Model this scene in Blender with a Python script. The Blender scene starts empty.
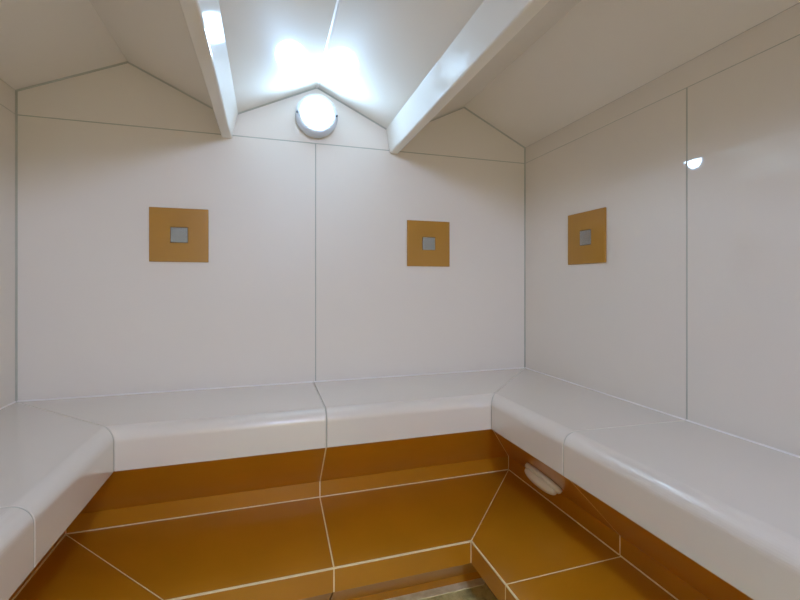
import bpy, bmesh, math
from mathutils import Vector

# ------------------------------------------------------------------ units
# the plan is laid out in "room units" (distance camera - back wall = 1); S turns them into metres
S = 2.0
FLOOR = -.575
XL, XR, YB, YF = -.462, .662, 1.0, -.65
COL = bpy.context.scene.collection

def P(x, y, z):
    return Vector((x*S, y*S, (z-FLOOR)*S))

# ------------------------------------------------------------------ materials
def lin(c):
    return tuple((v/12.92 if v <= .04045 else ((v+.055)/1.055)**2.4) for v in c)

def material(name, rgb, rough=.4, coat=0., coat_rough=.05, metallic=0., var=.04, scale=3., bump=0., spec=.5, rough_var=0., cior=1.5):
    m = bpy.data.materials.new(name); m.use_nodes = True
    nt = m.node_tree; n = nt.nodes; l = nt.links
    b = n['Principled BSDF']
    tc = n.new('ShaderNodeTexCoord')
    no = n.new('ShaderNodeTexNoise'); no.inputs['Scale'].default_value = scale; no.inputs['Detail'].default_value = 4
    l.new(tc.outputs['Object'], no.inputs['Vector'])
    cr = n.new('ShaderNodeValToRGB')
    c = lin(rgb)
    cr.color_ramp.elements[0].position = .3; cr.color_ramp.elements[1].position = .7
    cr.color_ramp.elements[0].color = tuple(v*(1-var) for v in c)+(1,)
    cr.color_ramp.elements[1].color = tuple(min(1, v*(1+var)) for v in c)+(1,)
    l.new(no.outputs['Fac'], cr.inputs['Fac']); l.new(cr.outputs['Color'], b.inputs['Base Color'])
    b.inputs['Roughness'].default_value = rough
    b.inputs['Metallic'].default_value = metallic
    b.inputs['Specular IOR Level'].default_value = spec
    b.inputs['Coat Weight'].default_value = coat
    b.inputs['Coat Roughness'].default_value = coat_rough
    b.inputs['Coat IOR'].default_value = cior
    if rough_var:
        mr = n.new('ShaderNodeMapRange')
        mr.inputs['To Min'].default_value = rough-rough_var; mr.inputs['To Max'].default_value = rough+rough_var
        l.new(no.outputs['Fac'], mr.inputs['Value']); l.new(mr.outputs['Result'], b.inputs['Roughness'])
    if bump:
        bp = n.new('ShaderNodeBump'); bp.inputs['Strength'].default_value = bump; bp.inputs['Distance'].default_value = .01
        n2 = n.new('ShaderNodeTexNoise'); n2.inputs['Scale'].default_value = 5
        l.new(tc.outputs['Object'], n2.inputs['Vector'])
        l.new(n2.outputs['Fac'], bp.inputs['Height']); l.new(bp.outputs['Normal'], b.inputs['Normal'])
        l.new(bp.outputs['Normal'], b.inputs['Coat Normal'])
    return m

M_WALL  = material('white_wall_panel', (.905, .875, .83), .5, 1., .035, var=.012, scale=1.3, bump=.012, spec=.1, cior=1.65)
M_BACK  = material('white_back_wall_panel', (.905, .875, .83), .5, .45, .42, var=.012, scale=1.3, bump=.01, spec=.1)
M_CEIL  = material('white_ceiling_panel', (.905, .875, .83), .5, 1., .06, var=.012, scale=1.3, bump=.01, spec=.1)
M_SEAT  = material('white_seat_shell', (.905, .875, .83), .25, 1., .05, var=.012, scale=2, cior=1.6)
M_BEAM  = material('white_beam_enamel', (.91, .885, .84), .5, .7, .025, var=.01, scale=2, spec=.1)
M_OCHRE = material('ochre_panel', (.74, .495, .075), .32, .4, .14, var=.06, scale=5, rough_var=.05)
M_PLATE = material('ochre_plate', (.69, .49, .13), .35, .3, .1, var=.02, scale=8)
M_JOINT = material('grey_green_sealant', (.70, .70, .65), .6, var=.06, scale=12)
M_GROUT = material('cream_grout', (.97, .91, .74), .6, var=.05, scale=30)
M_CAULK = material('white_sealant', (.93, .91, .89), .4, var=.02, scale=20)
M_METAL = material('brushed_steel', (.66, .67, .66), .25, metallic=1., var=.03, scale=40)
M_RING  = material('grey_enamel_ring', (.80, .82, .84), .3, .4, var=.02, scale=10)
M_SCREW = material('dark_screw', (.25, .25, .26), .4, metallic=.8, var=.02)
M_PODM  = material('white_fitting_plastic', (.93, .92, .88), .3, .4, var=.01, scale=10)
M_FRAME = material('door_frame_aluminium', (.75, .76, .77), .35, metallic=.9, var=.02, scale=20)

def emit_mat(name, col, strength):
    m = bpy.data.materials.new(name); m.use_nodes = True
    n = m.node_tree.nodes; l = m.node_tree.links
    b = n['Principled BSDF']
    b.inputs['Base Color'].default_value = (.9, .9, .9, 1)
    b.inputs['Roughness'].default_value = .3
    b.inputs['Emission Color'].default_value = col+(1,)
    b.inputs['Emission Strength'].default_value = strength
    return m
M_LAMP = emit_mat('lit_diffuser', (.42, .68, 1.0), 56)
M_FILL_LAMP = emit_mat('fill_lamp_diffuser', (.53, .65, 1.0), 400)  # for the second lamp, added behind the camera as main fill

def glass_mat():
    m = bpy.data.materials.new('clear_glass'); m.use_nodes = True
    nt = m.node_tree; n = nt.nodes; l = nt.links
    for x in list(n): n.remove(x)
    o = n.new('ShaderNodeOutputMaterial'); mx = n.new('ShaderNodeMixShader')
    t = n.new('ShaderNodeBsdfTransparent'); t.inputs['Color'].default_value = (.93, .97, .96, 1)
    g = n.new('ShaderNodeBsdfGlossy'); g.inputs['Roughness'].default_value = .01
    f = n.new('ShaderNodeFresnel'); f.inputs['IOR'].default_value = 1.45
    l.new(f.outputs[0], mx.inputs[0]); l.new(t.outputs[0], mx.inputs[1]); l.new(g.outputs[0], mx.inputs[2]); l.new(mx.outputs[0], o.inputs[0])
    return m
M_GLASS = glass_mat()

def floor_mat():
    m = bpy.data.materials.new('mottled_stone_floor'); m.use_nodes = True
    nt = m.node_tree; n = nt.nodes; l = nt.links; b = n['Principled BSDF']
    tc = n.new('ShaderNodeTexCoord')
    n1 = n.new('ShaderNodeTexNoise'); n1.inputs['Scale'].default_value = 16; n1.inputs['Detail'].default_value = 8; n1.inputs['Roughness'].default_value = .7
    l.new(tc.outputs['Object'], n1.inputs['Vector'])
    cr = n.new('ShaderNodeValToRGB'); e = cr.color_ramp.elements
    e[0].position = .3; e[0].color = lin((.58, .58, .36))+(1,)
    e[1].position = .72; e[1].color = lin((.96, .95, .74))+(1,)
    k = e.new(.5); k.color = lin((.84, .83, .57))+(1,)
    l.new(n1.outputs['Fac'], cr.inputs['Fac'])
    br = n.new('ShaderNodeTexBrick'); br.offset = 0
    br.inputs['Scale'].default_value = 1; br.inputs['Brick Width'].default_value = .3; br.inputs['Row Height'].default_value = .3
    br.inputs['Mortar Size'].default_value = .004; br.inputs['Mortar'].default_value = lin((.6, .57, .48))+(1,)
    l.new(tc.outputs['Object'], br.inputs['Vector'])
    l.new(cr.outputs['Color'], br.inputs['Color1']); l.new(cr.outputs['Color'], br.inputs['Color2'])
    l.new(br.outputs['Color'], b.inputs['Base Color'])
    b.inputs['Roughness'].default_value = .45
    bp = n.new('ShaderNodeBump'); bp.inputs['Strength'].default_value = .3
    l.new(n1.outputs['Fac'], bp.inputs['Height']); l.new(bp.outputs['Normal'], b.inputs['Normal'])
    return m
M_FLOOR = floor_mat()

def mosaic_mat():
    m = bpy.data.materials.new('pale_stone_border'); m.use_nodes = True
    nt = m.node_tree; n = nt.nodes; l = nt.links; b = n['Principled BSDF']
    tc = n.new('ShaderNodeTexCoord')
    n1 = n.new('ShaderNodeTexNoise'); n1.inputs['Scale'].default_value = 30; n1.inputs['Detail'].default_value = 6
    l.new(tc.outputs['Object'], n1.inputs['Vector'])
    cr = n.new('ShaderNodeValToRGB'); e = cr.color_ramp.elements
    e[0].position = .3; e[0].color = lin((.85, .82, .62))+(1,)
    e[1].position = .65; e[1].color = lin((.98, .97, .84))+(1,)
    l.new(n1.outputs['Fac'], cr.inputs['Fac']); l.new(cr.outputs['Color'], b.inputs['Base Color'])
    b.inputs['Roughness'].default_value = .5
    return m
M_BORDER = mosaic_mat()

# ------------------------------------------------------------------ object helpers
def tag(o, label=None, cat=None, group=None, kind=None):
    if label: o['label'] = label
    if cat: o['category'] = cat
    if group: o['group'] = group
    if kind: o['kind'] = kind
    return o

def empty(name, loc, label=None, cat=None, group=None):
    o = bpy.data.objects.new(name, None); COL.objects.link(o); o.location = loc
    o.empty_display_size = .05
    return tag(o, label, cat, group)

def wloc(o):
    v = Vector(o.location)
    while o.parent:
        o = o.parent; v += Vector(o.location)
    return v

def mesh(name, verts, faces, mat, parent=None, loc=None, bevel=0, seg=2, smooth=False, label=None, kind=None):
    """verts in world metres; the object's origin is loc (or its parent's)."""
    base = wloc(parent) if parent else Vector((0, 0, 0))
    org = Vector(loc) if loc is not None else base
    bm = bmesh.new()
    vs = [bm.verts.new(Vector(v)-org) for v in verts]
    for f in faces:
        try: bm.faces.new([vs[i] for i in f])
        except ValueError: pass
    bmesh.ops.recalc_face_normals(bm, faces=bm.faces)
    me = bpy.data.meshes.new(name); bm.to_mesh(me); bm.free()
    me.materials.append(mat)
    o = bpy.data.objects.new(name, me); COL.objects.link(o)
    if parent: o.parent = parent
    o.location = org-base
    if smooth:
        for p in me.polygons: p.use_smooth = True
    if bevel:
        b = o.modifiers.new('bevel', 'BEVEL'); b.width = bevel; b.segments = seg; b.limit_method = 'ANGLE'; b.angle_limit = math.radians(35)
    if label: o['label'] = label
    if kind: o['kind'] = kind
    return o

def prism(name, A, B, mat, **k):
    """two matching outlines joined to a solid"""
    n = len(A)
    faces = [list(range(n)), list(range(n, 2*n))]
    faces += [[i, (i+1) % n, n+(i+1) % n, n+i] for i in range(n)]
    return mesh(name, list(A)+list(B), faces, mat, **k)

def box(name, x0, x1, y0, y1, z0, z1, mat, **k):
    A = [P(x0, y0, z0), P(x1, y0, z0), P(x1, y1, z0), P(x0, y1, z0)]
    B = [P(x0, y0, z1), P(x1, y0, z1), P(x1, y1, z1), P(x0, y1, z1)]
    return prism(name, A, B, mat, **k)

def inset(poly, w):
    """shrink a convex polygon by w"""
    n = len(poly)
    area = sum(poly[i][0]*poly[(i+1) % n][1]-poly[(i+1) % n][0]*poly[i][1] for i in range(n))
    sg = 1 if area > 0 else -1
    L = []
    for i in range(n):
        x0, y0 = poly[i]; x1, y1 = poly[(i+1) % n]
        dx, dy = x1-x0, y1-y0; q = math.hypot(dx, dy)
        nx, ny = -dy/q*sg, dx/q*sg
        L.append((x0+nx*w, y0+ny*w, dx, dy))
    out = []
    for i in range(n):
        x0, y0, a, b = L[i-1]; x1, y1, c, d = L[i]
        det = a*d-b*c
        if abs(det) < 1e-9: out.append((x1, y1)); continue
        t = ((x1-x0)*d-(y1-y0)*c)/det
        out.append((x0+a*t, y0+b*t))
    return out

FR = {'back': lambda s, d, z: P(s, YB-d, z),
      'right': lambda s, d, z: P(XR-d, s, z),
      'left': lambda s, d, z: P(XL+d, s, z)}

def sweep(name, side, prof, a, b, mat, off0=0., off1=0., **k):
    f = FR[side]
    A = [f(a(d)+off0, d, z) for d, z in prof]
    B = [f(b(d)+off1, d, z) for d, z in prof]
    return prism(name, A, B, mat, **k)

G = .0007          # half seam width of the seats
GG = .0012         # half seam width of the ochre parts
E = .0004          # clearance off the walls
# ------------------------------------------------------------------ ceiling profile
SEAM = .325
PEAKS = [-.274, .108, .4805]; ZP = .455
VAL = [(XL, .371), (-.083, .365), (.299, .365), (XR, .367)]
prof = [VAL[0]]
for i in range(3): prof += [(PEAKS[i], ZP), VAL[i+1]]

# ------------------------------------------------------------------ the room
J = .0006   # joint recess
T = .004    # panel thickness
def struct(o): o['kind'] = 'structure'; return o

wall_back = struct(prism('wall_back',
    [P(XL-.04, YB+T, FLOOR), P(XR+.04, YB+T, FLOOR), P(XR+.04, YB+T, .5), P(XL-.04, YB+T, .5)],
    [P(XL-.04, YB+.03, FLOOR), P(XR+.04, YB+.03, FLOOR), P(XR+.04, YB+.03, .5), P(XL-.04, YB+.03, .5)], M_JOINT, loc=P(.1, YB+.01, FLOOR)))
def back_poly(name, poly, mat=M_BACK, y0=YB, y1=YB+T, g=.0012, bevel=.001, parent=wall_back, **k):
    q = inset(poly, g) if g else poly
    return prism(name, [P(x, y0, z) for x, z in q], [P(x, y1, z) for x, z in q], mat, parent=parent, bevel=bevel, **k)
JX = .105
back_poly('wall_panel', [(XL, FLOOR), (JX, FLOOR), (JX, SEAM), (XL, SEAM)])
back_poly('wall_panel', [(JX, FLOOR), (XR, FLOOR), (XR, SEAM), (JX, SEAM)])
for i in range(3):
    back_poly('gable_panel', [(VAL[i][0], SEAM), (VAL[i+1][0], SEAM), VAL[i+1], (PEAKS[i], ZP), VAL[i]], g=.0008)
# joint bed between the panels
back_poly('joint', [(XL, FLOOR), (XR, FLOOR), (XR, SEAM+.03), (XL, SEAM+.03)], M_JOINT, YB+J*.6, YB+T, 0, 0)
for i in range(3):
    back_poly('joint', [(VAL[i][0], SEAM+.01), (VAL[i+1][0], SEAM+.01), VAL[i+1], (PEAKS[i], ZP), VAL[i]], M_JOINT, YB+J*.6, YB+T, 0, 0)

def side_wall(side, X, sg, js):
    w = struct(box('wall_'+side, X+sg*T, X+sg*.03, YF-.03, YB+.03, FLOOR, .5, M_JOINT, loc=P(X+sg*.01, .2, FLOOR)))
    ys = [YF]+js+[YB]
    zt = .371 if side == 'left' else .367
    for z0, z1, nm in ((FLOOR, SEAM, 'wall_panel'), (SEAM, zt, 'frieze_panel')):
        yy = ys if nm == 'wall_panel' else [YF, YB]
        for a, b in zip(yy[:-1], yy[1:]):
            box(nm, X, X+sg*T, a+.0013, b-.0013, z0+.0008, z1-.0004, M_WALL, parent=w, bevel=.001)
    box('joint', X+sg*J*.6, X+sg*T, YF, YB, FLOOR, zt, M_JOINT, parent=w)
    return w
wall_right = side_wall('right', XR, 1, [-.02, .535])
wall_left = side_wall('left', XL, -1, [-.02, .535])
# corner sealant
for x, s in ((XL, 1), (XR, -1)):
    w = .0028
    tt = prism('corner_joint', [P(x, YB, -.226), P(x+s*w, YB, -.226), P(x, YB-w, -.226)],
          [P(x, YB, .369), P(x+s*w, YB, .369), P(x, YB-w, .369)], M_JOINT, parent=wall_back)

floor = struct(box('floor', XL-.03, XR+.03, YF-.03, YB+.03, FLOOR-.03, FLOOR, M_FLOOR, loc=P(.1, .2, FLOOR)))

ceiling = empty('ceiling', P(.1, .2, .46)); ceiling['kind'] = 'structure'
TH = .012
for i in range(len(prof)-1):
    (x0, z0), (x1, z1) = prof[i], prof[i+1]
    A = [P(x0, YF, z0), P(x1, YF, z1), P(x1, YF, z1+TH), P(x0, YF, z0+TH)]
    B = [P(x0, YB, z0), P(x1, YB, z1), P(x1, YB, z1+TH), P(x0, YB, z0+TH)]
    prism('ceiling_panel', A, B, M_CEIL, parent=ceiling)
# sealant along the centre ridge
c, w, h = PEAKS[1], .0032, .0018
prism('ridge_joint', [P(c-w, YF, ZP-w*.47), P(c, YF, ZP-h-.0004), P(c+w, YF, ZP-w*.47), P(c, YF, ZP)],
      [P(c-w, YB, ZP-w*.47), P(c, YB, ZP-h-.0004), P(c+w, YB, ZP-w*.47), P(c, YB, ZP)], M_CAULK, parent=ceiling)
# thin sealant where the ceiling meets the gables
for i in range(len(prof)-1):
    (x0, z0), (x1, z1) = prof[i], prof[i+1]
    w = .003
    prism('gable_joint', [P(x0, YB, z0), P(x0, YB, z0-w), P(x0, YB-w, z0)], [P(x1, YB, z1), P(x1, YB, z1-w), P(x1, YB-w, z1)], M_JOINT, parent=ceiling)

# added glazed front, unseen behind the camera, letting fill light in: three panes, the middle one is the door
DX0, DX1, DZ = -.115, .325, .31
wall_front = empty('wall_front', P(.1, YF, FLOOR)); wall_front['kind'] = 'structure'
box('wall_panel', XL-.03, XR+.03, YF-.03, YF, DZ, .5, M_WALL, parent=wall_front)
fw = .006
def glazing(root, x0, x1):
    for a, b, z0, z1 in ((x0, x0+fw, FLOOR, DZ), (x1-fw, x1, FLOOR, DZ), (x0+fw, x1-fw, DZ-fw, DZ), (x0+fw, x1-fw, FLOOR, FLOOR+fw)):
        box('frame', a, b, YF-.022, YF-.002, z0, z1, M_FRAME, parent=root, bevel=.003)
    box('pane', x0+fw, x1-fw, YF-.014, YF-.010, FLOOR+fw, DZ-fw, M_GLASS, parent=root)
for k, (x0, x1) in enumerate(((XL, DX0), (DX1, XR))):
    wn = empty('added_window_%d' % (k+1), P((x0+x1)/2, YF, FLOOR)); wn['kind'] = 'structure'
    glazing(wn, x0, x1)
door = empty('door_1', P(.105, YF, FLOOR)); door['kind'] = 'structure'
glazing(door, DX0, DX1)
box('door_handle', DX1-.05, DX1-.04, YF+.012, YF+.022, -.15, .05, M_FRAME, parent=door, bevel=.004)
for z in (-.14, .03):
    box('handle_post', DX1-.05, DX1-.04, YF-.011, YF+.013, z, z+.01, M_FRAME, parent=door, bevel=.002)

# ------------------------------------------------------------------ ceiling beams
def beam(cx, tl, tr, label):
    zt = .372
    t = mesh_b = None
    hb = .0103
    z0, zf = .317, .3655
    def sec(y):
        return [P(cx-hb, y, z0), P(cx+hb, y, z0), P(tr, y, zf+.0105), P(min(max(cx, -.083), .299), y, zf), P(tl, y, zf+.0105)]
    o = prism('ceiling_beam', sec(YF+.001), sec(YB-.001), M_BEAM, loc=P(cx, YB, .317), bevel=.006, seg=3)
    tag(o, label, 'beam')
    return o
beam(-.0855, -.104, -.062, 'white tapered ceiling beam left of the round wall lamp, with the lamp mirrored on its side')
beam(.2925, .2725, .322, 'white tapered ceiling beam right of the round wall lamp, widening to the top right')

# ------------------------------------------------------------------ benches and steps
R0 = .021; DF = .2325; ZS = -.226; ZA = -.293
arc = [(DF-R0+R0*math.sin(t), ZS-R0+R0*math.cos(t)) for t in [math.pi/2*i/12 for i in range(13)]]
SEATP = [(E, ZS)]+arc+[(DF, ZA), (E, ZA)]
LEGP = [(E, ZA), (DF-.005, ZA), (.13, -.398), (E, -.398)]
KICKP = [(E, -.398), (.13, -.398), (.13, -.4296), (E, -.4296)]
TF = .322; ZT0, ZT1, ZR = -.43, -.4505, -.489
TREADP = [(E, -.43), (.13, -.43), (TF, ZT1), (TF, ZT1-.012), (E, ZT1-.012)]
RISERP = [(E, ZT1-.012), (TF, ZT1-.012), (TF, ZR), (E, ZR)]
TOEP = [(E, ZR), (TF-.004, ZR), (.25, -.56), (E, -.56)]
BASEP = [(E, -.56), (.25, -.56), (.25, FLOOR), (E, FLOOR)]

def const(v): return lambda d: v
miter = {'back0': lambda d: XL+d, 'back1': lambda d: XR-d, 'side': lambda d: YB-d}

def smooth_by_angle(o):
    for p in o.data.polygons: p.use_smooth = len(p.vertices) == 4
    return o

def bench(side, a, b, lab, slab, joint_at, a2=None, b2=None, joint2=None):
    """joint_at: list of end functions that get a joint plate belonging to this unit"""
    f = FR[side]
    sm = (a(.1)+b(.1))/2
    t = empty('steam_bench', f(sm, .12, -.43), lab, 'bench')
    seat = sweep('seat', side, SEATP, a, b, M_SEAT, G, -G, parent=t, bevel=.0025)
    sweep('leg_panel', side, LEGP, a, b, M_OCHRE, GG, -GG, parent=t)
    sweep('kick_strip', side, KICKP, a, b, M_OCHRE, GG, -GG, parent=t)
    for e in joint_at:
        sweep('seat_joint', side, inset(SEATP, .0007), e, e, M_JOINT, -G*.97, G*.97, parent=t)
        sweep('panel_joint', side, inset(LEGP, .0001), e, e, M_GROUT, -GG*.97, GG*.97, parent=t)
        sweep('strip_joint', side, inset(KICKP, .0001), e, e, M_GROUT, -GG*.97, GG*.97, parent=t)
    c = .0022
    sweep('wall_joint', side, [(E, ZS), (c, ZS), (E, ZS+c)], a, b, M_CAULK, G, -G, parent=t)
    sweep('lower_joint', side, [(.13, -.4296), (.1316, -.4296), (.1316, -.4285), (.13, -.428)], a, b, M_GROUT, GG, -GG, parent=t)
    # step in front
    a = a2 or a; b = b2 or b; joint_at = joint2 or joint_at
    s = empty('foot_step', f(sm, .2, FLOOR), slab, 'step')
    sweep('tread', side, TREADP, a, b, M_OCHRE, GG, -GG, parent=s)
    sweep('riser', side, RISERP, a, b, M_OCHRE, GG, -GG, parent=s)
    sweep('toe_panel', side, TOEP, a, b, M_OCHRE, GG, -GG, parent=s)
    sweep('base_strip', side, BASEP, a, b, M_OCHRE, GG, -GG, parent=s)
    g = .0019
    sweep('edge_grout', side, [(TF-g, ZT1-g), (TF+.0004, ZT1-g), (TF+.0004, ZT1+.0004), (TF-g, ZT1+.0006)], a, b, M_GROUT, GG, -GG, parent=s)
    for e in joint_at:
        sweep('tread_joint', side, inset(TREADP, .0001), e, e, M_GROUT, -GG*.97, GG*.97, parent=s)
        sweep('riser_joint', side, inset(RISERP, .0001), e, e, M_GROUT, -GG*.97, GG*.97, parent=s)
    return t, s

SX = .100
R_SEAT = lambda d: .536+.052*d
R_STEP = lambda d: .541+.126*(d-.132)
bench('back', miter['back0'], const(SX),
      'white bench segment with rounded front under the left square wall plate',
      'ochre foot step in front of the back wall bench, left of its centre seam', [miter['back0'], const(SX)])
bench('back', const(SX), miter['back1'],
      'white bench segment with rounded front under the right square plate of the back wall',
      'ochre foot step in front of the back wall bench, right of its centre seam', [miter['back1']])
bench('right', R_SEAT, miter['side'],
      'short white bench segment on the right wall, with the white oval fitting below it',
      'short ochre step unit on the right, whole tread seen up to its cross seam', [R_SEAT], a2=R_STEP, joint2=[R_STEP])
bench('right', const(YF+.001), R_SEAT,
      'long glossy white bench segment running along the right wall to the lower right corner',
      'near ochre step unit along the right wall at the bottom edge', [], b2=R_STEP)
bench('left', const(.531), miter['side'],
      'white bench segment on the left wall between the corner and the curved cross seam',
      'dark shaded ochre step below the left bench, between the diagonal seam and the left edge', [const(.531)])
bench('left', const(YF+.001), const(.531),
      'white bench segment at the lower left edge, nearer than the curved cross seam',
      'near ochre step along the left wall in the lower left corner', [])

# pale stone border on the floor at the foot of the steps
bd = empty('trim_1', P(.1, .7, FLOOR)); bd['kind'] = 'structure'
BP = [(.25, FLOOR), (.268, FLOOR), (.268, FLOOR+.0012), (.25, FLOOR+.0012)]
sweep('border_strip', 'back', BP, miter['back0'], miter['back1'], M_BORDER, parent=bd)

# ------------------------------------------------------------------ square plates with steel centre
def plate(side, s, z, label, w=.0565, h=.0565, iw=.017, ih=.0165):
    f = FR[side]
    t = empty('square_wall_plate', f(s, 0, z-h), label, 'wall plate', 'ochre plates on the walls')
    th = .0045
    def ring(hw, hh, d): return [f(s-hw, d, z-hh), f(s+hw, d, z-hh), f(s+hw, d, z+hh), f(s-hw, d, z+hh)]
    # frame with a square opening
    v = ring(w, h, 0)+ring(w, h, th)+ring(iw, ih, th)+ring(iw, ih, .0015)
    F = []
    for k in range(3):
        for i in range(4):
            j = (i+1) % 4
            F.append([4*k+i, 4*k+j, 4*k+4+j, 4*k+4+i])
    F.append([0, 1, 2, 3]); F.append([12, 13, 14, 15])
    mesh('plate', v, F, M_PLATE, parent=t, bevel=.0015)
    v = ring(iw-.0006, ih-.0006, .0014)+ring(iw-.0006, ih-.0006, .0052)
    mesh('steel_inset', v, [[0, 1, 2, 3], [4, 5, 6, 7]]+[[i, (i+1) % 4, 4+(i+1) % 4, 4+i] for i in range(4)], M_METAL, parent=t, bevel=.0015, label='small square brushed steel centre')
    return t
plate('back', -.1785, .103, 'square ochre wall plate with grey steel centre, left of the back wall seam')
plate('back', .383, .1005, 'square ochre wall plate on the back wall right of its seam, steel centre shining blue')
plate('right', .7665, .1005, 'square ochre wall plate with steel centre on the right side wall')

# ------------------------------------------------------------------ round bulkhead lamp
def lathe(name, prof, frame, mat, parent, n=64, **k):
    v = []; F = []
    for r, h in prof:
        for i in range(n):
            a = 2*math.pi*i/n
            v.append(frame(r*math.cos(a), r*math.sin(a), h))
    m = len(prof)
    for k_ in range(m-1):
        for i in range(n):
            j = (i+1) % n
            F.append([k_*n+i, k_*n+j, (k_+1)*n+j, (k_+1)*n+i])
    F.append(list(range(n))); F.append(list(range((m-1)*n, m*n)))
    return mesh(name, v, F, mat, parent=parent, smooth=True, **k)
LX, LZ = .1055, .381
dome = [(.0335, .0262), (.0335, .0335), (.0325, .0355)]+[(.0325*math.cos(t), .0355+.004*math.sin(t)) for t in [math.pi/2*i/8 for i in range(1, 8)]]+[(.0012, .0395)]
def bulkhead(y0, sg, label, lit):
    """sg = direction out of the wall"""
    root = empty('round_wall_lamp', P(LX, y0, LZ-.047), label, 'lamp')
    fl = lambda u, v, h: P(LX+u, y0+sg*h, LZ+v)
    lathe('lamp_ring', [(.043, .0002), (.0445, .002), (.0465, .010), (.0475, .018), (.0475, .022), (.046, .028), (.040, .032), (.0345, .0335), (.034, .033), (.034, .026)], fl, M_RING, root)
    lathe('lamp_diffuser', dome, fl, lit, root)
    for sx in (-1, 1):
        fs = lambda u, v, h: P(LX+sx*.0435+u, y0+sg*h, LZ+v)
        lathe('screw', [(.0022, .028), (.0022, .034), (.0012, .0345)], fs, M_SCREW, root, n=16)
bulkhead(YB, -1, 'lit round white bulkhead lamp with grey ring in the centre gable of the back wall', M_LAMP)
bulkhead(YF, 1, 'added fill lamp, round bulkhead shape on the front wall above the glass door, unseen behind the viewer', M_FILL_LAMP)  # out-of-view lamp added to brighten the walls and benches

# ------------------------------------------------------------------ oval fitting under the right bench
dd, dz = DF-.005-.13, .398+ZA
q = math.hypot(dd, dz); ux, uz = dd/q, dz/q          # up the slope (towards the room, upward)
nx, nz = uz, -ux                                      # out of the slope
zc = -.364; dc = .13+(zc+.398)*dd/dz; yc = .693
ov = empty('oval_fitting', P(XR-dc, yc, zc), 'white oval fitting on the ochre panel below the right bench', 'wall fitting')
def of(u, v, h):
    h += .0006
    return P(XR-(dc+(v+.14*u)*ux+h*nx), yc+u, zc+(v+.14*u)*uz+h*nz)
def oval(name, prof, mat, n=56):
    v = []; F = []
    for a_, b_, h in prof:
        for i in range(n):
            t = 2*math.pi*i/n
            ct, st = math.cos(t), math.sin(t)
            e = .8
            v.append(of(a_*math.copysign(abs(ct)**e, ct), b_*math.copysign(abs(st)**e, st), h))
    m = len(prof)
    for k_ in range(m-1):
        for i in range(n):
            j = (i+1) % n
            F.append([k_*n+i, k_*n+j, (k_+1)*n+j, (k_+1)*n+i])
    F.append(list(range(n))); F.append(list(range((m-1)*n, m*n)))
    return mesh(name, v, F, mat, parent=ov, smooth=True)
oval('rim', [(.044, .0185, 0), (.044, .0185, .006), (.042, .017, .009), (.0395, .0155, .009), (.0395, .0155, .005)], M_PODM)
oval('cover', [(.0392, .0153, .0055), (.0392, .0153, .012)]+[(.0392*math.cos(t)**.8, .0153*math.cos(t)**.8, .012+.011*math.sin(t)) for t in [math.pi/2*i/7 for i in range(1, 7)]]+[(.002, .001, .023)], M_PODM)

# ------------------------------------------------------------------ added fill light from beyond the glazed front
def fill_area(name, sx, sy, e, col, x, z):
    ld = bpy.data.lights.new(name, 'AREA'); ld.shape = 'RECTANGLE'; ld.size = sx; ld.size_y = sy
    ld.energy = e; ld.color = col
    lo = bpy.data.objects.new(name, ld); COL.objects.link(lo)
    lo.location = P(x, YF-.22, z); lo.rotation_euler = (math.radians(90), 0, 0)
    return lo
fill_area('warm_fill_light', 2.6, 1.2, 6.8, (1.0, .69, .28), .25, -.28)  # low warm fill added outside the glass
dl = fill_area('cool_fill_light', 1.0, 1.5, 3, (.80, .86, 1.0), .06, -.08)  # cool fill added behind the middle pane
dl.location.y += .02

w = bpy.data.worlds.new('world'); bpy.context.scene.world = w; w.use_nodes = True
w.node_tree.nodes['Background'].inputs[0].default_value = (.9, .75, .5, 1)
w.node_tree.nodes['Background'].inputs[1].default_value = .3

# ------------------------------------------------------------------ camera
cd = bpy.data.cameras.new('camera'); cam = bpy.data.objects.new('camera', cd); COL.objects.link(cam)
F_PX = 427.
cd.sensor_width = 36; cd.lens = F_PX/800*36; cd.shift_y = -16/800
cd.clip_start = .02
cam.location = P(0, 0, 0)
cam.rotation_euler = (math.radians(90), 0, -math.atan(132/F_PX))
sc = bpy.context.scene; sc.camera = cam
sc.view_settings.view_transform = 'Standard'; sc.view_settings.look = 'None'
sc.view_settings.gamma = 1; sc.view_settings.use_curve_mapping = False
sc.view_settings.exposure = 0.6
sc.cycles.max_bounces = 16; sc.cycles.diffuse_bounces = 10; sc.cycles.glossy_bounces = 6
sc.cycles.use_denoising = True
sc.cycles.sample_clamp_indirect = 8
